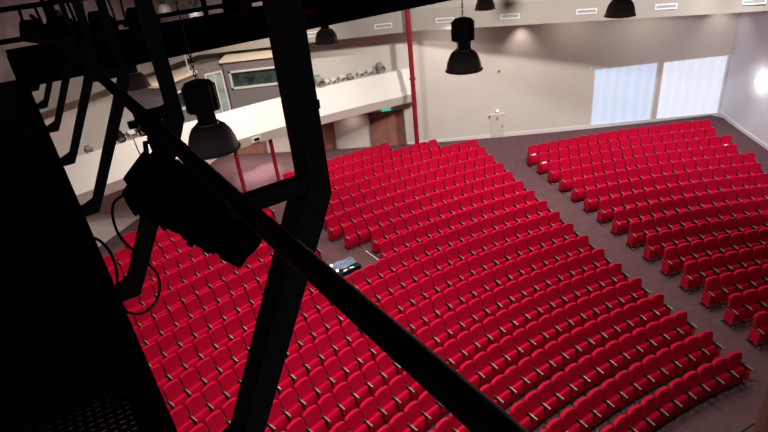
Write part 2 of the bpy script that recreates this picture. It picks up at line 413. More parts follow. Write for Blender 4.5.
# stage lanterns standing behind the parapet
def lantern(name, lab, loc, rz, body, tilt=.3, sc=1, hang=False, group=None, gel=None):
    t = thing(name, lab, 'stage light', loc, rz, group)
    R = Matrix.Rotation(tilt, 3, 'X')
    z0 = .30*sc if not hang else -.34*sc
    bm = BM(); c = Vector((0, 0, z0))
    box(bm, c, (.24*sc, .30*sc, .24*sc), R, .03*sc)
    for k in range(4): box(bm, c+R @ Vector((0, (.02+.035*k)*sc, .125*sc)), (.2*sc, .012*sc, .03*sc), R)
    obj('lamp_body', bm, body, t)
    bm = BM(); tube(bm, [c+R @ Vector((0, -.14*sc, 0)), c+R @ Vector((0, -.2*sc, 0)), c+R @ Vector((0, -.26*sc, 0))], [.10*sc, .115*sc, .12*sc], 14, False)
    obj('lens_tube', bm, body, t)
    bm = BM(); tube(bm, [c+R @ Vector((0, -.17*sc, 0)), c+R @ Vector((0, -.185*sc, 0))], .1*sc, 14); obj('lens', bm, gel or M_['grey'], t)
    bm = BM(); zt = 0.02*sc if not hang else -.02*sc
    pts = [(-.16*sc, 0, z0), (-.16*sc, 0, (z0+zt)/2), (-.14*sc, 0, zt), (.14*sc, 0, zt), (.16*sc, 0, (z0+zt)/2), (.16*sc, 0, z0)]
    for p, q in zip(pts, pts[1:]): bar(bm, p, q, .02*sc, .03*sc, Vector((0, 1, .01)))
    obj('yoke', bm, M_['black'], t)
    for s in (-1, 1):
        bm = BM(); tube(bm, [(s*.15*sc, 0, z0), (s*.20*sc, 0, z0)], .025*sc, 10); obj('knob', bm, M_['black'], t)
    return t
G = 'stage lights behind the balcony parapet'
for th, z, m, sc, lab in ((-.4745, 5.62, 'grey', 1.9, 'tall dark grey stage light on the parapet, immediately right of the thick truss post'),
        (-.463, 5.62, 'pale', 1.15, 'small pale stage light on the parapet beside the tall dark one'),
        (-.455, 5.60, 'pale', 1.35, 'pale stage light on the parapet, second to the right of the tall dark one'),
        (-.443, 5.62, 'pale', 1.4, 'pale stage light on the parapet, third to the right of the tall dark one'),
        (-.431, 5.55, 'grey', 1.4, 'low grey stage light between two pale pairs on the parapet'),
        (-.417, 5.62, 'pale', 1.4, 'pale stage light on the parapet, just right of the low grey one'),
        (-.404, 5.62, 'pale', 1.4, 'pale stage light on the parapet, last pale one before the grey one'),
        (-.388, 5.70, 'grey', 1.6, 'rounded grey stage light on the parapet, nearest the tall red column'),
        (-.745, 5.60, 'grey', 1.1, 'small grey stage light alone at the far left of the parapet'),
        (-.713, 5.62, 'black', 1.6, 'black stage light in the left cluster on the parapet, far side'),
        (-.701, 5.62, 'pale', 1.4, 'pale stage light in the left cluster on the parapet'),
        (-.690, 5.62, 'black', 1.7, 'black stage light with an orange gel in the left parapet cluster')):
    lantern('stage_light', lab, pol(39.78, th, z), -th, M_[m], .25, sc*.8, False, G, M_['orange'] if 'orange' in lab else None)
for k, (th, lab) in enumerate(((-.4725, 'post bracket of the rail beside the tall dark stage light'),)): pass
# rail behind the parapet that carries them
bm = BM(); tube(bm, [pol(39.78, TB0+.04+(TB1-.03-TB0-.04)*i/40, 5.60) for i in range(41)], .03, 8)
for i in range(0, 41, 4): q = TB0+.04+(TB1-.07-TB0)*i/40; tube(bm, [pol(39.78, q, 4.55), pol(39.78, q, 5.6)], .025, 6)
tag(obj('lamp_rail', bm, M_['grey']), 'thin grey rail running along behind the white balcony parapet', 'rail')

# exit sign, wall bits
t = thing('exit_sign', 'small lit green exit sign above the brown double doors near the red column', 'exit sign', (-14.95, YW-.08, 3.74))
bm = BM(); box(bm, (0, 0, 0), (.5, .1, .2), bev=.01); obj('sign_box', bm, M_['exitm'], t)
bm = BM()
for a, b in (((-.12, .0), (.02, .0)), ((-.12, .0), (-.06, .05)), ((-.12, .0), (-.06, -.05))): bar(bm, (a[0], -.055, a[1]), (b[0], -.055, b[1]), .02, .01)
tube(bm, [(.09, -.05, .05), (.09, -.062, .05)], .02, 8); bar(bm, (.09, -.055, .03), (.11, -.055, -.02), .03, .01); bar(bm, (.11, -.055, -.02), (.15, -.055, -.06), .02, .01); bar(bm, (.11, -.055, -.02), (.07, -.055, -.06), .02, .01)
obj('sign_symbol', bm, M_['paper'], t)
bm = BM(); tube(bm, [(0, 0, 0), (0, -.06, 0)], .05, 14); tag(obj('alarm_button', bm, M_['redled'], loc=(-9.33, YW, 2.62)), 'tiny dark red alarm button beside the small cream hatch door', 'alarm button')
bm = BM(); tube(bm, [(0, 0, 0), (0, -.07, 0)], .055, 14); tag(obj('warning_light', bm, M_['redled'], loc=(-8.79, YW, 5.09)), 'tiny red dot light high on the bare back wall', 'warning light')
t = thing('emergency_light', 'small white emergency light above the cream hatch door', 'light', (-8.9, YW-.05, 2.94))
bm = BM(); box(bm, (0, 0, 0), (.16, .1, .10), bev=.01); obj('housing', bm, M_['trim'], t)
bm = BM(); tube(bm, [(0, -.05, 0), (0, -.08, 0)], .05, 12); obj('lamp_lens', bm, M_['bulb'], t)
bm = BM(); box(bm, (0, 0, 0), (.1, .05, .14), bev=.01); tag(obj('wall_hook', bm, M_['trim'], loc=(-3.85, YW-.03, 4.68)), 'tiny white bracket on the wall by the upper left window corner', 'bracket')
bm = BM(); box(bm, (0, 0, 0), (.2, .12, .6), bev=.03); tag(obj('fire_extinguisher_case', bm, M_['redpaint'], loc=(-21.3, YW-.08, 3.35)), 'small red case on the wall under the balcony beside the left double door', 'case')

# sconce on the right wall
t = thing('wall_sconce', 'bright double wall light glowing on the rough plaster right wall', 'wall light', (XW, 34.4, 3.83))
bm = BM(); box(bm, (-.03, 0, 0), (.06, .36, .18), bev=.01); obj('back_plate', bm, M_['steel'], t)
for s in (-1, 1):
    bm = BM(); lathe(bm, [(.03, .0), (.09, .04), (.11, .12), (.09, .22), (.03, .26)], 16)
    for v in bm.verts: v.co += Vector((-.14, s*.18, -.13))
    obj('glass_shade', bm, M_['sconce'], t, True)

# ------------------------------------------------------------------ vents in the bulkhead
VL = ['slot air vent just right of the tall red column', 'slot air vent between the red column vent and the hanging lamp pair', 'slot air vent just left of the pendant lamp at the top edge above the windows', 'slot air vent above the gap between the two windows', 'slot air vent at the far right of the bulkhead',
      'slot air vent just left of the tall red column', 'slot air vent beside the pendant lamp left of the red column']
vents = [((-11.87, 35.25), 8.22), ((-8.97, 34.39), 8.22), ((-5.79, 33.46), 8.22), ((-2.72, 32.56), 8.22), ((.44, 31.62), 8.2), ((-14.7, 36.03), 8.2), ((-18.08, 36.03), 8.18)]
VL[1] = 'slot air vent right of the near black pendant lamp on the pale bulkhead'
for k, ((x, y), z) in enumerate(vents):
    a, b = (edge[2], edge[3]) if k < 5 else (edge[1], edge[2])
    dd = (b-a).normalized(); n = Vector((dd.y, -dd.x, 0)); n = n if n.y < 0 else -n
    p = a + dd*((Vector((x, y, 0))-a).dot(dd)) + n*.012
    t = thing('air_vent', VL[k], 'air vent', (p.x, p.y, z), atan2(dd.y, dd.x), 'slot vents in the bulkhead')
    bm = BM(); L, H, f = .86, .22, .045
    for c, s in (((0, H/2-f/2), (L, f)), ((0, -H/2+f/2), (L, f)), ((L/2-f/2, 0), (f, H-2*f)), ((-L/2+f/2, 0), (f, H-2*f))): box(bm, (c[0], 0, c[1]), (s[0], .03, s[1]))
    obj('vent_frame', bm, M_['trim'], t)
    bm = BM(); box(bm, (0, .006, 0), (L-2*f, .012, H-2*f)); obj('slot', bm, M_['grey'], t)

# ------------------------------------------------------------------ pendant lamps
CH = 2.1
def make_pendant(lab):
    t = thing('pendant_lamp', lab, 'pendant lamp')
    bm = BM()                                    # bell reflector, open below, with thickness
    prof = [(.09, .27), (.13, .262), (.165, .235), (.2, .18), (.225, .11), (.237, .04), (.24, .015), (.255, .012), (.257, 0), (.245, -.004), (.232, .004), (.228, .04), (.215, .11), (.19, .175), (.155, .225), (.09, .25)]
    lathe(bm, prof, 32, True); obj('reflector', bm, M_['bell'], t, True)
    bm = BM(); lathe(bm, [(.10, .262), (.108, .27), (.108, .283), (.09, .285)], 28); obj('reflector_ring', bm, M_['steel'], t, True)
    bm = BM(); lathe(bm, [(.085, .27), (.085, .4)], 20); box(bm, (.06, -.05, .34), (.05, .07, .13)); box(bm, (-.06, -.06, .34), (.04, .05, .13)); obj('neck', bm, M_['lamp'], t)
    bm = BM(); lathe(bm, [(.10, .385), (.14, .40), (.142, .64), (.12, .67), (.05, .69)], 12)
    for k in range(12):
        a = 2*pi*k/12; box(bm, (.14*cos(a), .14*sin(a), .52), (.03, .014, .24), Matrix.Rotation(a, 3, 'Z'))
    obj('ballast_housing', bm, M_['lamp'], t)
    bm = BM()
    for k in range(int(.5+CH/.045)):
        z = .70+.045*k; a = 0 if k % 2 else pi/2
        ring = [(.012*cos(q)*cos(a), .012*cos(q)*sin(a), z+.03*sin(q)) for q in [2*pi*j/8 for j in range(9)]]
        tube(bm, ring, .0045, 4, False)
    obj('chain', bm, M_['lamp'], t)
    bm = BM(); lathe(bm, [(.02, .09), (.05, .11), (.055, .17), (.03, .23)], 14); obj('bulb', bm, M_['bulb'], t, True)
    return t
ZL = 10.45
lamps = [((-14.38, 15.96, 10.61), 'black pendant lamp hanging in front of the bare back wall, right of the beam'),
 ((-17.27, 13.6, 10.69), 'large black pendant lamp nearest the camera, between the truss posts'),
 ((-11.34, 18.02, 10.72), 'black pendant lamp at the top edge above the windows'),
 ((-12.68, 22.44, 10.42), 'small black pendant lamp cut by the top edge right of the nearest whole one'),
 ((-16.47, 20.26, 10.43), 'black pendant lamp just right of the thick truss post, below the beam'),
 ((-19.97, 18.75, 10.27), 'black pendant lamp below the beam at upper left, crossed by the truss'),
 ((-20.94, 27.2), 'faint pendant lamp seen above the dark beam, the right one of two'),
 ((-22.86, 30.1), 'faint pendant lamp seen above the dark beam, the left one of two'),
 ((-9.2, 25.6), None), ((-5.5, 27.6), None), ((-13.0, 29.5), None), ((-17.0, 28.3), None), ((-9.0, 31.0), None), ((-1.0, 30.0), None), ((-22.8, 22.3), None)]  # unlabelled entries are extra lamps added out of frame to light the hall
pl0 = None
for pos, lab in lamps:
    x, y = pos[:2]; zl = pos[2] if len(pos) > 2 else (ZL if lab else 10.8)
    if lab:
        if pl0 is None:
            pl0 = make_pendant(lab); pl0.location = (x, y, zl); pk = tree(pl0); pl0['group'] = 'black pendant lamps over the seats'
        else: dup(pl0, pk, (x, y, zl), random.random(), lab)
    else:
        dup(pl0, pk, (x, y, zl), random.random(), 'black pendant lamp added out of the frame to light the hall')
    ld = bpy.data.lights.new('lamp_light', 'SPOT'); ld.energy = LAMP_POWER*4; ld.color = WARM; ld.spot_size = radians(125); ld.spot_blend = 1; ld.shadow_soft_size = .15
    lo = bpy.data.objects.new('lamp_light', ld); COL.objects.link(lo); lo.location = (x, y, zl-.03)
# spots on the balcony, walls and floor; none has a fixture built
def spot(loc, tgt, power, ang, blend=.5, col=WARM, r=.1):
    ld = bpy.data.lights.new('spot_light', 'SPOT'); ld.energy = power; ld.color = col; ld.spot_size = radians(ang); ld.spot_blend = blend; ld.shadow_soft_size = r
    lo = bpy.data.objects.new('spot_light', ld); COL.objects.link(lo); lo.location = loc
    lo.rotation_euler = (Vector(tgt)-Vector(loc)).to_track_quat('-Z', 'Y').to_euler()
spot((-7.66, 36.6, 7.7), (-7.66, 37.0, 3.5), 160, 90, 1)
for x in (-11.5, -5.0, -1.2): spot((x, 35.2, 7.7), (x, 37.0, 6.0), 140, 150, 1, WARM, .4)  # soft unseen spots added to lift the dark wall top
spot((2.6, 36.5, 7.7), (2.8, 36.9, 3.5), 110, 95, 1)
spot((-18.5, 30.5, 12.5), (-20.8, 35.9, 5.2), 2200, 75, .8)  # balcony wash from an unseen source
spot((-20.5, 24.0, 12.5), (-27.0, 31.0, 5.5), 1500, 80, 1)  # added wash for the dim left parapet and wall
spot((-21.3, 36.2, 3.95), (-21.5, 35.2, 1.7), 650, 46, 1, (1, .85, .85))
spot((-22.6, 35.5, 3.95), (-22.25, 34.4, 1.7), 650, 44, 1, (1, .85, .85))
spot((-23.0, 35.9, 3.95), (-23.0, 35.2, 1.7), 330, 160, 1)  # this and the next three: unseen fill added under the balcony
spot((-20.8, 35.4, 3.95), (-20.8, 35.2, 1.7), 330, 160, 1)
spot((-16.8, 36.7, 3.95), (-16.8, 36.2, 1.7), 50, 150, 1)
spot((-19.5, 36.4, 3.95), (-19.6, 35.6, 1.7), 70, 150, 1)
# unseen floods added to brighten the walls, no fixtures
spot((-9.0, 27.0, 13.3), (-8.0, 37.2, 4.0), 5200, 110, .9, (1, .95, .90), .4)
spot((-17.5, 26.5, 13.3), (-17.0, 37.2, 7.0), 2200, 90, .9, (1, .95, .90), .4)
spot((-1.5, 28.0, 13.3), (1.0, 37.2, 4.0), 2300, 110, .9, (.93, .93, 1), .4)
spot((-5.0, 20.0, 10.4), (3.66, 33.0, 4.0), 3600, 70, 1, (.95, .94, 1), .4)
ld = bpy.data.lights.new('sconce_light', 'POINT'); ld.energy = 32; ld.color = (1, .96, .95); ld.shadow_soft_size = .12
lo = bpy.data.objects.new('sconce_light', ld); COL.objects.link(lo); lo.location = (XW-.35, 34.4, 3.83)

# ------------------------------------------------------------------ catwalk the camera stands on
ZD = -1.66
def cwv(e, s, u): return WE*e + WD*s + Vector((0, 0, u))
t = thing('catwalk', 'black steel lighting catwalk with grating deck filling the left of the view', 'catwalk', CAM)
bm = BM()
for k in range(35): bar(bm, cwv(-1.31+.036*k, -.4, ZD-.01), cwv(-1.31+.036*k, 11, ZD-.01), .011, .05)
for k in range(330): bar(bm, cwv(-1.33, -.4+.0345*k, ZD+.008), cwv(-.09, -.4+.0345*k, ZD+.008), .013, .016)
obj('deck_grating', bm, M_['black'], t)
bm = BM()
bar(bm, cwv(-.035, -.5, ZD-.03), cwv(-.035, 11, ZD-.03), .12, .16)
obj('edge_channel', bm, M_['blackm'], t)
bm = BM(); bar(bm, cwv(.024, -.5, ZD+.03), cwv(.024, 11, ZD+.03), .01, .05); obj('edge_strip', bm, M_['rust'], t)
bm = BM()
bar(bm, cwv(-1.4, -.5, ZD-.03), cwv(-1.4, 11, ZD-.03), .12, .16); obj('edge_channel', bm, M_['blackm'], t)
bm = BM()
for k in range(7): bar(bm, cwv(-1.34, 1.9+1.4*k, ZD-.07), cwv(-.1, 1.9+1.4*k, ZD-.07), .05, .08)
obj('cross_bearer', bm, M_['blackm'], t)
# brackets
for k in range(7):
    s = 1.56+1.4*k; sh = 0 if k == 0 else -.115
    th_ = (.12, .08, .05)[min(k, 2)]; w_ = (.075, .068, .055)[min(k, 2)]
    prof = [(.755, .9), (.752, 0), (.748, -.80), (.70, -.90), (.30, -1.68), (.245, -1.78), (.12, -1.78), (.12, -1.70), (.30-w_*1.15, -1.66), (.70-w_*1.15, -.85), (.75-w_, -.74), (.75-w_, .9)]
    bm = BM(); prism(bm, [cwv(max(e+sh, .03), s, u if (u > -.9 or k == 0) else -.9+(u+.9)*.92) for e, u in prof], WD*th_)
    o = obj('bracket', bm, M_['truss'], t)
    if k < 5:
        bm = BM(); bar(bm, cwv(.40, s+.03, -.745), cwv(.70+sh, s+.03, -.745), .05, .055); obj('bracket_arm', bm, M_['truss'], t)
# top chord out of view
bm = BM(); bar(bm, cwv(.66, 1.3, .92), cwv(.60, 10, .92), .1, .12); obj('top_chord', bm, M_['blackm'], t)
bm = BM()
tube(bm, [cwv(.454, .2, -.775), cwv(.45, .45, -.754), cwv(.438, 1.56, -.748), cwv(.43, 2.96, -.715), cwv(.425, 10.5, -.70)], .0325, 20)
obj('light_pipe', bm, M_['black'], t, True)
# small cable clips on the first post
bm = BM(); bar(bm, cwv(.655, 1.60, -.58), cwv(.655, 1.60, -.66), .03, .03); bar(bm, cwv(.76, 1.62, -.50), cwv(.78, 1.62, -.50), .02, .03); obj('cable_clip', bm, M_['black'], t)

# ------------------------------------------------------------------ big spotlight hung from the pipe
sl = thing('profile_spotlight', 'big black theatre spotlight hanging from the diagonal pipe by a clamp', 'spotlight', cw(.42, 2.75, -.72))
def L(e, s, u): return WE*(e-.42) + WD*(s-2.75) + Vector((0, 0, u+.72))
rear, front = L(.314, 2.72, -.965), L(.749, 2.72, -1.498)
ax = (front-rear).normalized(); sd = WD.copy(); nv = ax.cross(sd).normalized(); Rm = Matrix((ax, sd, nv)).transposed()
def at(a, b, c): return rear + ax*a + sd*b + nv*c
bm = BM(); box(bm, at(.14, 0, 0), (.30, .26, .29), Rm, .035); box(bm, at(-.02, 0, .02), (.06, .20, .18), Rm, .02)
for k in range(5): box(bm, at(.04+.04*k, 0, .15), (.014, .2, .02), Rm); 
for k in range(5): box(bm, at(.04+.04*k, 0, -.15), (.014, .2, .02), Rm)
obj('lamp_housing', bm, M_['blackm'], sl)
bm = BM(); box(bm, at(.40, 0, -.005), (.30, .24, .265), Rm, .02); obj('barrel', bm, M_['blackm'], sl)
bm = BM(); box(bm, at(.60, 0, -.005), (.13, .27, .285), Rm, .012); tube(bm, [at(.66, 0, 0), at(.685, 0, 0)], .12, 20, False); obj('front_hood', bm, M_['blackm'], sl)
bm = BM(); tube(bm, [at(.664, 0, 0), at(.672, 0, 0)], .11, 20); obj('lens', bm, M_['glass'], sl)
bm = BM(); tube(bm, [at(-.03, 0, .08), at(-.09, 0, .15), at(-.05, 0, .20), at(.04, 0, .15)], .014, 8); obj('rear_handle', bm, M_['blackm'], sl)
bm = BM(); tube(bm, [at(.36, -.09, -.12), at(.36, -.09, -.17)], .02, 8); tube(bm, [at(.46, -.09, -.12), at(.46, -.09, -.16)], .02, 8); box(bm, at(.41, -.03, -.14), (.2, .12, .03), Rm, .005); obj('shutter_knob', bm, M_['blackm'], sl)
bm = BM(); c = at(.22, 0, 0); top = L(.43, 2.75, -.80)
for s in (-1, 1):
    bar(bm, c+sd*.15*s, top+sd*.12*s+Vector((0, 0, -.02)), .045, .012, sd)
bar(bm, top+sd*.125, top-sd*.125, .045, .014); obj('yoke', bm, M_['blackm'], sl)
bm = BM(); bar(bm, L(.43, 2.75, -.64), L(.43, 2.75, -.80), .05, .07, bev=.01); box(bm, L(.43, 2.75, -.715), (.10, .07, .10), Matrix((WE, WD, Vector((0, 0, 1)))).transposed(), .02)
tube(bm, [L(.37, 2.75, -.71), L(.33, 2.75, -.71)], .02, 8); tube(bm, [L(.48, 2.75, -.68), L(.53, 2.75, -.66)], .018, 8); obj('hook_clamp', bm, M_['blackm'], sl)
def spl(P, n=10):
    P = [Vector(p) for p in P]; out = []
    for i in range(len(P)-1):
        p0, p1, p2, p3 = P[max(i-1, 0)], P[i], P[i+1], P[min(i+2, len(P)-1)]
        for k in range(n):
            q = k/n; out.append(.5*((2*p1)+(-p0+p2)*q+(2*p0-5*p1+4*p2-p3)*q*q+(-p0+3*p1-3*p2+p3)*q**3))
    return out+[P[-1]]
def pixw(x, y, s):     # point on the walk's cross plane s, used for the loose cables
    D = fw + rt*((x-384)/FPX) - upv*((y-216)/FPX); k = s/D.dot(WD); return CAM + D*k
bm = BM()
tube(bm, [p-sl.location for p in spl([pixw(122, 196, 2.7), pixw(114, 203, 2.65), pixw(113, 218, 2.6), pixw(121, 238, 2.55), pixw(142, 258, 2.5), pixw(158, 276, 2.5), pixw(158, 297, 2.5), pixw(145, 312, 2.5), pixw(130, 313, 2.5), pixw(120, 304, 2.55)])], .0065, 8)
obj('power_cable', bm, M_['blackm'], sl, True)
bm = BM(); tube(bm, [p-CAM for p in spl([pixw(88, 236, 2.5), pixw(100, 241, 2.5), pixw(110, 252, 2.5), pixw(116, 268, 2.5), pixw(117, 284, 2.5), pixw(112, 296, 2.5)])], .0065, 8)
obj('deck_cable', bm, M_['blackm'], t, True)
bm = BM(); tube(bm, [p-sl.location for p in [pixw(133, 138, 2.8), pixw(138, 150, 2.8), pixw(144, 162, 2.78)]], .003, 6); obj('safety_wire', bm, M_['blackm'], sl)

# ------------------------------------------------------------------ cross bridge with handrails
t = thing('lighting_bridge', 'long black lighting bridge crossing the upper left of the view', 'lighting bridge', CAM)
SB = 8.0
bm = BM(); prism(bm, [cwv(-.08, SB, -1.31), cwv(-.08, SB, -.94), cwv(8.5, SB, -.93), cwv(8.5, SB, -1.30)], WD*.12); obj('front_girder', bm, M_['blackm'], t)
bm = BM(); prism(bm, [cwv(-.08, SB, -1.31), cwv(-.08, SB, -1.28), cwv(8.5, SB, -1.27), cwv(8.5, SB, -1.30)], WD*1.1); obj('bridge_deck', bm, M_['rust'], t)
bm = BM(); prism(bm, [cwv(-.08, SB+1.1, -1.31), cwv(-.08, SB+1.1, -.98), cwv(8.5, SB+1.1, -.97), cwv(8.5, SB+1.1, -1.30)], WD*.12); obj('rear_girder', bm, M_['blackm'], t)
for u in (-.76, -.42): 
    bm = BM(); tube(bm, [cwv(-3, SB, u), cwv(8.5, SB, u-.01)], .03, 10); obj('rail', bm, M_['blackm'], t, True)
for k in range(8):
    bm = BM(); e = -2.3+1.56*k; bar(bm, cwv(e, SB+.03, -.95), cwv(e, SB+.03, .1), .06, .05, WD); obj('rail_post', bm, M_['blackm'], t)
brg = {'light': 'stage light hanging on the far bridge'}
for e, s_, rz, sc, m, lab in ((.30, SB-.2, 2.2, .9, 'black', 'stage light with two pale glinting lenses on the far bridge, leftmost of the bridge row'),
      (.62, SB-.2, -.3, 1.0, 'blackm', 'black stage light hanging on the far bridge, second from the left'),
      (1.02, SB-.2, .2, 1.0, 'blackm', 'black stage light hanging on the far bridge, third from the left'),
      (1.48, SB-.2, .1, 1.15, 'blackm', 'black stage light under a square yoke on the far bridge'),
      (2.75, SB-.2, -.2, 1.1, 'blackm', 'black stage light on the far bridge beside the thick truss post'),
      (3.75, SB-.2, .2, 1.4, 'blackm', 'large black stage light on the far bridge right of the thick truss post'),
      (4.4, SB-.2, .0, 1.1, 'blackm', 'black stage light on the far bridge, rightmost of the bridge row')):
    p = cw(e, s_, -.40)
    lantern('stage_light', lab, p, WB*-1+rz+(0 if 'glinting' in lab else 2.6), M_[m], .35, sc, True, 'stage lights on the far bridge')

# ------------------------------------------------------------------ tech desk in the seating gap
td = thing('mixing_desk', 'black mixing desk on legs under a blue cover in the gap between the seats', 'desk', pol(31.15, -.5925, fl(31.15)), .585)
bm = BM(); box(bm, (0, 0, .66), (1.05, .72, .17), bev=.015); obj('desk_case', bm, M_['black'], td)
for x in (-.45, .45):
    for y in (-.3, .3):
        bm = BM(); bar(bm, (x, y, .6), (x*1.05, y*1.1, .0), .04, .04, Vector((0, 1, 0))); obj('leg', bm, M_['black'], td)
bm = BM(); g_ = []
for i in range(25):
    for j in range(13):
        x, y = -.5+1.0*i/24, -.16+.55*j/12
        z = .80+.02*sin(x*11+y*7)+.025*cos(y*17-x*5)+random.uniform(-.006, .006) - (.14 if j == 12 else 0)
        g_.append(bm.verts.new((x, y, z)))
for i in range(24):
    for j in range(12): bm.faces.new((g_[i*13+j], g_[(i+1)*13+j], g_[(i+1)*13+j+1], g_[i*13+j+1]))
r = bmesh.ops.extrude_face_region(bm, geom=bm.faces[:])
for v in [q for q in r['geom'] if isinstance(q, bmesh.types.BMVert)]: v.co.z -= .03
tag(obj('dust_cover', bm, M_['cloth'], None, True, loc=td.location), 'crumpled blue cloth cover lying over the mixing desk', 'cover').rotation_euler.z = .585
def desk_pt(x, y, z): return td.location + Matrix.Rotation(.585, 3, 'Z') @ Vector((x, y, z))
for k, (x, y, a, lab) in enumerate(((-.12, -.17, .2, 'white paper sheet on the desk front edge, left of two'), (.16, -.18, -.3, 'white paper sheet on the desk front edge, right of two'))):
    bm = BM(); box(bm, (0, 0, .004), (.17, .08, .008), bev=.002); o = tag(obj('paper_sheet', bm, M_['paper'], loc=desk_pt(x, y-.1, .747)), lab, 'paper', 'paper sheets on the mixing desk'); o.rotation_euler.z = .585+a
for x, y, lab in ((-.46, -.19, 'small lit lamp at the near left corner of the mixing desk'), (-.58, .12, 'small lit lamp at the far left corner of the mixing desk')):
    t = thing('desk_lamp', lab, 'lamp', desk_pt(x, y-.08, .747) if x > -.55 else desk_pt(-.47, y, .80), 0, 'small lamps on the mixing desk')
    bm = BM(); tube(bm, [(0, 0, 0), (0, 0, .08), (.02, 0, .12)], .012, 8); obj('stem', bm, M_['black'], t)
    bm = BM(); lathe(bm, [(.02, .09), (.055, .12), (.05, .17), (.02, .19)], 12); obj('lamp_head', bm, M_['bulb'], t, True)
bm = BM(); a, b = pol(32.38, -.538, fl(32.38)+.004), pol(31.4, -.536, fl(31.4)+.004)
bar(bm, a, b, .04, .006); tag(obj('floor_tape', bm, M_['white_tape']), 'white strip of tape on the carpet right of the mixing desk', 'tape')

# ------------------------------------------------------------------ theatre seats
ONES = ['first', 'second', 'third', 'fourth', 'fifth', 'sixth', 'seventh', 'eighth', 'ninth', 'tenth', 'eleventh', 'twelfth', 'thirteenth', 'fourteenth', 'fifteenth', 'sixteenth', 'seventeenth', 'eighteenth', 'nineteenth', 'twentieth']
TENS = {2: 'twenty', 3: 'thirty', 4: 'forty'}
def ordi(n):
    if n <= 20: return ONES[n-1]
    if n % 10 == 0: return {30: 'thirtieth', 40: 'fortieth'}[n]
    return TENS[n//10]+'-'+ONES[n % 10-1]
proto = thing('theatre_seat', 'x', 'seat'); proto['group'] = 'red theatre seats'
def backrest_bm():
    bm = BM(); out = []
    w, z0, z1 = .250, .22, 1.005
    out += [(-w+.015, z0), (w-.015, z0)]
    for k in range(9):
        a = k/8*pi/2; out.append((w-.07+.07*cos(a), z1-.015-.07+.07*sin(a)))
    for k in range(1, 8): x = (w-.07)*(1-2*k/8); out.append((x, z1-.015+.015*(1-(x/(w-.07))**2)))
    for k in range(9):
        a = pi/2+k/8*pi/2; out.append((-w+.07+.07*cos(a), z1-.015-.07+.07*sin(a)))
    prism(bm, [Vector((x, .045, z)) for x, z in out], Vector((0, -.095, 0)))
    caps = [f for f in bm.faces if abs(f.normal.y) > .9]; ed = {e for f in caps for e in f.edges}
    bmesh.ops.bevel(bm, geom=list(ed), offset=.025, segments=3, affect='EDGES', profile=.5)
    for v in bm.verts:
        v.co.y -= (1.005-v.co.z)*.27 if v.co.z > .45 else .15+(.45-v.co.z)*.05
        v.co.y -= .03*(v.co.x/.25)**2*min(1, max(0, (v.co.z-.3)*2))   # gentle wrap-around
    return bm
def cushion_bm():
    bm = BM(); pr = [(-.15, .14), (-.15, .50), (-.19, .552), (-.24, .565), (-.285, .552), (-.31, .51), (-.335, .34), (-.34, .16), (-.31, .10), (-.18, .09)]
    prism(bm, [Vector((-.232, y, z)) for y, z in pr], Vector((.464, 0, 0)))
    caps = [f for f in bm.faces if abs(f.normal.x) > .9]
    bmesh.ops.bevel(bm, geom=list({e for f in caps for e in f.edges}), offset=.022, segments=2, affect='EDGES', profile=.5)
    return bm
def support_bm(x=-.275):
    bm = BM(); prism(bm, [Vector((x-.015, y, z)) for y, z in ((-.05, .05), (-.05, .62), (-.36, .61), (-.28, .45), (-.22, .05))], Vector((.03, 0, 0)))
    box(bm, (x, -.20, .025), (.045, .46, .05), bev=.008); return bm
def foot_bm(x=-.275):
    bm = BM(); box(bm, (x, -.44, .03), (.045, .06, .06), bev=.012); return bm
def arm_bm(x=-.275):
    bm = BM(); a = [(-.05, .66), (-.22, .655), (-.49, .632), (-.50, .612), (-.47, .60), (-.22, .615), (-.05, .615)]
    prism(bm, [Vector((x-.022, y, z)) for y, z in a], Vector((.044, 0, 0)))
    return bm
def pad_bm(x=-.275):
    bm = BM(); prism(bm, [Vector((x-.018, y, z)) for y, z in ((-.26, .653), (-.35, .646), (-.492, .634), (-.498, .641), (-.49, .648), (-.35, .659), (-.26, .663))], Vector((.036, 0, 0))); return bm
def panel_bm(x=-.275):
    s = -1 if x < 0 else 1
    bm = BM(); box(bm, (x+s*.03, -.235, .375), (.034, .34, .45), bev=.014)
    return bm
specs = [('backrest', backrest_bm, 'seat', None, True), ('tip_up_cushion', cushion_bm, 'seat', None, True), ('armrest', arm_bm, 'arm', None, False), ('support_leg', support_bm, 'arm', None, False)]
parts = {}
for nm, fn, m, _, sm in specs: parts[nm] = obj(nm, fn(), M_[m], proto, sm)
parts['pad'] = obj('armrest_cap', pad_bm(), M_['armpad'], parts['armrest']); parts['pad']['label'] = 'armrest cap, pale grey with painted sheen'
parts['foot'] = obj('foot_cap', foot_bm(), M_['armpad'], parts['support_leg'])
# extra parts of a seat at a row end
endp = {}
for sgn in (-1, 1):
    x = .275*sgn
    endp[sgn] = dict(panel=obj('end_panel', panel_bm(x), M_['seatdark'], proto))
endp[1]['armrest'] = obj('armrest', arm_bm(.275), M_['arm'], proto); endp[1]['pad'] = obj('armrest_cap', pad_bm(.275), M_['armpad'], endp[1]['armrest'])
endp[1]['support_leg'] = obj('support_leg', support_bm(.275), M_['arm'], proto); endp[1]['foot'] = obj('foot_cap', foot_bm(.275), M_['armpad'], endp[1]['support_leg'])

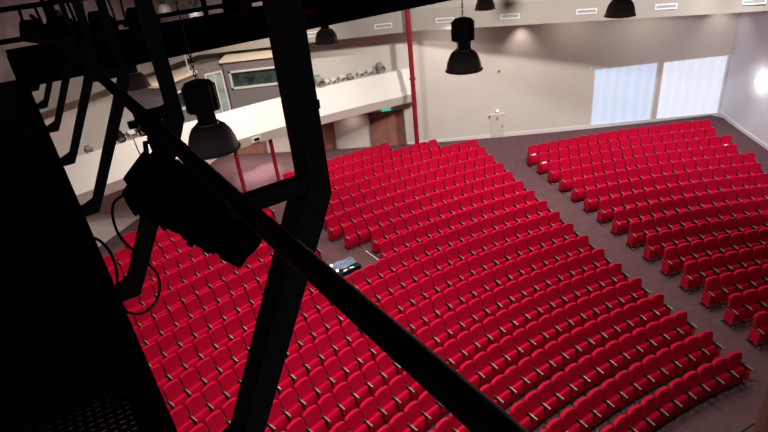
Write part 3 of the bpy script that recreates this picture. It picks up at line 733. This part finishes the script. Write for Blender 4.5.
# where every seat stands
TH0 = [-.3085, -.3090, -.3085, -.3085, -.3094, -.3095, -.3080, -.3059, -.3048, -.3031, -.3014, -.3005, -.2994, -.2987, -.2960, -.2963, -.2938, -.2929, -.3427, -.4042]
PIT = {0: .548, 1: .546, 2: .547, 3: .545, 4: .5437, 5: .545, 6: .547, 7: .547, 8: .5494, 9: .549, 10: .5526, 11: .5523, 12: .556, 13: .5482}
seats = []          # (block, row, number, th, R, end)
for r in range(20):
    R = R0+DR*r; dth = PIT.get(r, .549)/R; th = TH0[r]; k = 0; row = []
    while th > 2*AX-TH0[r]-.004:
        ok = True
        if r in (11, 12): ok = th > -.531 or th < 2*AX+.531
        if r >= 13: ok = th > -.556 or th < 2*AX+.552
        if ok: row.append([k+1, th])
        th -= dth; k += 1
    if r >= 13:        # keep the far side of the walkway on its measured edge
        left = [q for q in row if q[1] < AX]; s0 = -.605 - left[0][1]
        for q in left: q[1] += s0 if abs(s0) < dth*.6 else 0
    for i, (n, th) in enumerate(row):
        e = 0
        if i == 0 or row[i-1][1]-th > dth*1.7: e = 1
        if i == len(row)-1 or th-row[i+1][1] > dth*1.7: e = -1 if e == 0 else 2
        seats.append(('middle', r, n, th, R, e))
for r in range(0, 16):
    R = R0+DR*r; dth = .5535/R; th = -.2115-.00098*(r-1); n = 1
    while R*sin(th) < 1.56:
        seats.append(('right', r, n, th, R, -1 if n == 1 else (1 if R*sin(th+dth) >= 1.56 else 0))); th += dth; n += 1
for r in range(0, 16):     # the block beyond the far aisle, behind the catwalk
    R = R0+DR*r; dth = .5535/R; th = 2*AX+.2115; n = 1
    for n in range(1, 15): seats.append(('left', r, n, th, R, 0)); th -= dth

# which ones the picture shows: in the frame and not behind the catwalk
bpy.context.view_layer.update()
occ = []
for o in bpy.data.objects:
    if o.type != 'MESH' or not o.parent: continue
    if o.parent.name.startswith(('catwalk', 'profile_spotlight', 'lighting_bridge')) and o.name.split('.')[0] not in ('deck_grating',):
        occ.append(o)
vs, fs = [], []
for o in occ:
    b0 = len(vs); mw = o.matrix_world
    vs += [mw @ v.co for v in o.data.vertices]; fs += [[b0+i for i in p.vertices] for p in o.data.polygons]
bvh = BVHTree.FromPolygons(vs, fs)
def px(p):
    d = p-CAM; z = d.dot(fw); return 384+FPX*d.dot(rt)/z, 216-FPX*d.dot(upv)/z
def seen(th, R):
    n = 0; base = pol(R, th, fl(R)); f = Vector((-sin(th), -cos(th), 0)); sx = Vector((cos(th), -sin(th), 0))
    for dx in (-.2, 0, .2):
        for z in (.9, .55):
            p = base+sx*dx+f*(.1 if z > .7 else .25)+Vector((0, 0, z)); x, y = px(p)
            if not (0 <= x < 768 and 0 <= y < 432) or x < 35+(y-84)/2.5: continue
            d = p-CAM; h = bvh.ray_cast(CAM, d.normalized(), d.length)
            if h[0] is None: n += 1
    return n >= 2
vis = [s for s in seats if s[0] != 'left' and seen(s[3], s[4])]
vis.sort(key=lambda s: (pol(s[4], s[3], fl(s[4])+.6)-CAM).length)
near = vis[:300]; nset = {(s[0], s[1], s[2]) for s in near}
rest = [s for s in seats if (s[0], s[1], s[2]) not in nset]
print('seats total', len(seats), 'visible', len(vis), 'individual', len(near))
def seat_obj(blk, r, n, th, R, e):
    t = proto.copy(); COL.objects.link(t); t.location = pol(R, th, fl(R)); t.rotation_euler = (0, 0, -th); t.scale.z = (1.0+fl0(R)-.14-fl(R))/1.0
    side = 'from the aisle' if blk == 'middle' else 'in from the aisle'
    t['label'] = 'red theatre seat, %s %s, %s row from the front, %s block' % (ordi(n), side, ordi(r+1), blk)
    def cp(o, par): c = o.copy(); COL.objects.link(c); c.parent = par; return c
    cp(parts['backrest'], t); cp(parts['tip_up_cushion'], t)
    a = cp(parts['armrest'], t); cp(parts['pad'], a); l = cp(parts['support_leg'], t); cp(parts['foot'], l)
    if e in (1, 2):
        a = cp(endp[1]['armrest'], t); cp(endp[1]['pad'], a); l = cp(endp[1]['support_leg'], t); cp(endp[1]['foot'], l); cp(endp[1]['panel'], t)
    if e in (-1, 2): cp(endp[-1]['panel'], t)
for s in near: seat_obj(*s)
# everything further off in one mesh
def gather(lst):
    V, F, MI, mats = [], [], [], []
    for o in lst:
        b0 = len(V); V += [v.co.copy() for v in o.data.vertices]; m = o.data.materials[0]
        if m not in mats: mats.append(m)
        for p in o.data.polygons: F.append([b0+i for i in p.vertices]); MI.append(mats.index(m))
    return V, F, MI, mats
core = [parts[k] for k in ('backrest', 'tip_up_cushion', 'armrest', 'support_leg', 'pad', 'foot')]
e1 = [endp[1][k] for k in ('panel', 'armrest', 'support_leg', 'pad', 'foot')]
kinds = {0: gather(core), 1: gather(core+e1), -1: gather(core+[endp[-1]['panel']]), 2: gather(core+e1+[endp[-1]['panel']])}
allm = [M_['seat'], M_['arm'], M_['armpad'], M_['seatdark']]
V, F, MI = [], [], []
for blk, r, n, th, R, e in rest:
    v0, f0, m0, mm = kinds[e]; b0 = len(V); c, s = cos(-th), sin(-th); L0 = pol(R, th, fl(R))
    zs = 1.0+fl0(R)-.14-fl(R); V += [(L0.x+c*p.x-s*p.y, L0.y+s*p.x+c*p.y, L0.z+p.z*zs) for p in v0]
    F += [[b0+i for i in f] for f in f0]; MI += [allm.index(mm[i]) for i in m0]
me = bpy.data.meshes.new('theatre_seat_rows'); me.from_pydata(V, [], F)
for m in allm: me.materials.append(m)
me.polygons.foreach_set('material_index', MI); me.polygons.foreach_set('use_smooth', [True]*len(F)); me.update()
me.set_sharp_from_angle(angle=radians(40))
so = bpy.data.objects.new('theatre_seat_rows', me); COL.objects.link(so)
tag(so, 'remaining rows of red theatre seats towards the back wall and in the right block', 'seats', None, 'stuff')
for o in list(parts.values()) + [q for d in endp.values() for q in d.values()] + [proto]: bpy.data.objects.remove(o)
# paper notes left on a few seats
for k, (p, lab) in enumerate((((-11.87, 35.15, 1.77), 'white note on a back row seat at the right end of the middle block'),
      ((-7.82, 34.1, 1.55), 'white note on the first seat of the last row, right block'),
      ((-7.45, 33.2, 1.46), 'white note on a seat near the aisle, second row from the back, right block'),
      ((1.39, 35.59, 1.62), 'white note on the last seat of the last row below the windows'),
      ((1.45, 33.13, 1.38), 'white note on the wall end seat, third row from the back, right block'))):
    R = hypot(p[0], p[1]); i = round((R-R0)/DR+.15); R = R0+DR*i-.17; th = atan2(p[0], p[1])
    blk = 'middle' if k == 0 else 'right'
    c = min((s for s in seats if s[0] == blk and s[1] == i), key=lambda s: abs(s[3]-th), default=None)
    if c: th = c[3]
    bm = BM(); box(bm, (0, 0, .004), (.2, .14, .008)); o = tag(obj('paper_note', bm, M_['paper'], loc=pol(R, th, fl0(R+.17)+.43)), lab, 'paper', 'paper notes on seats'); o.rotation_euler = (.15, 0, -th)
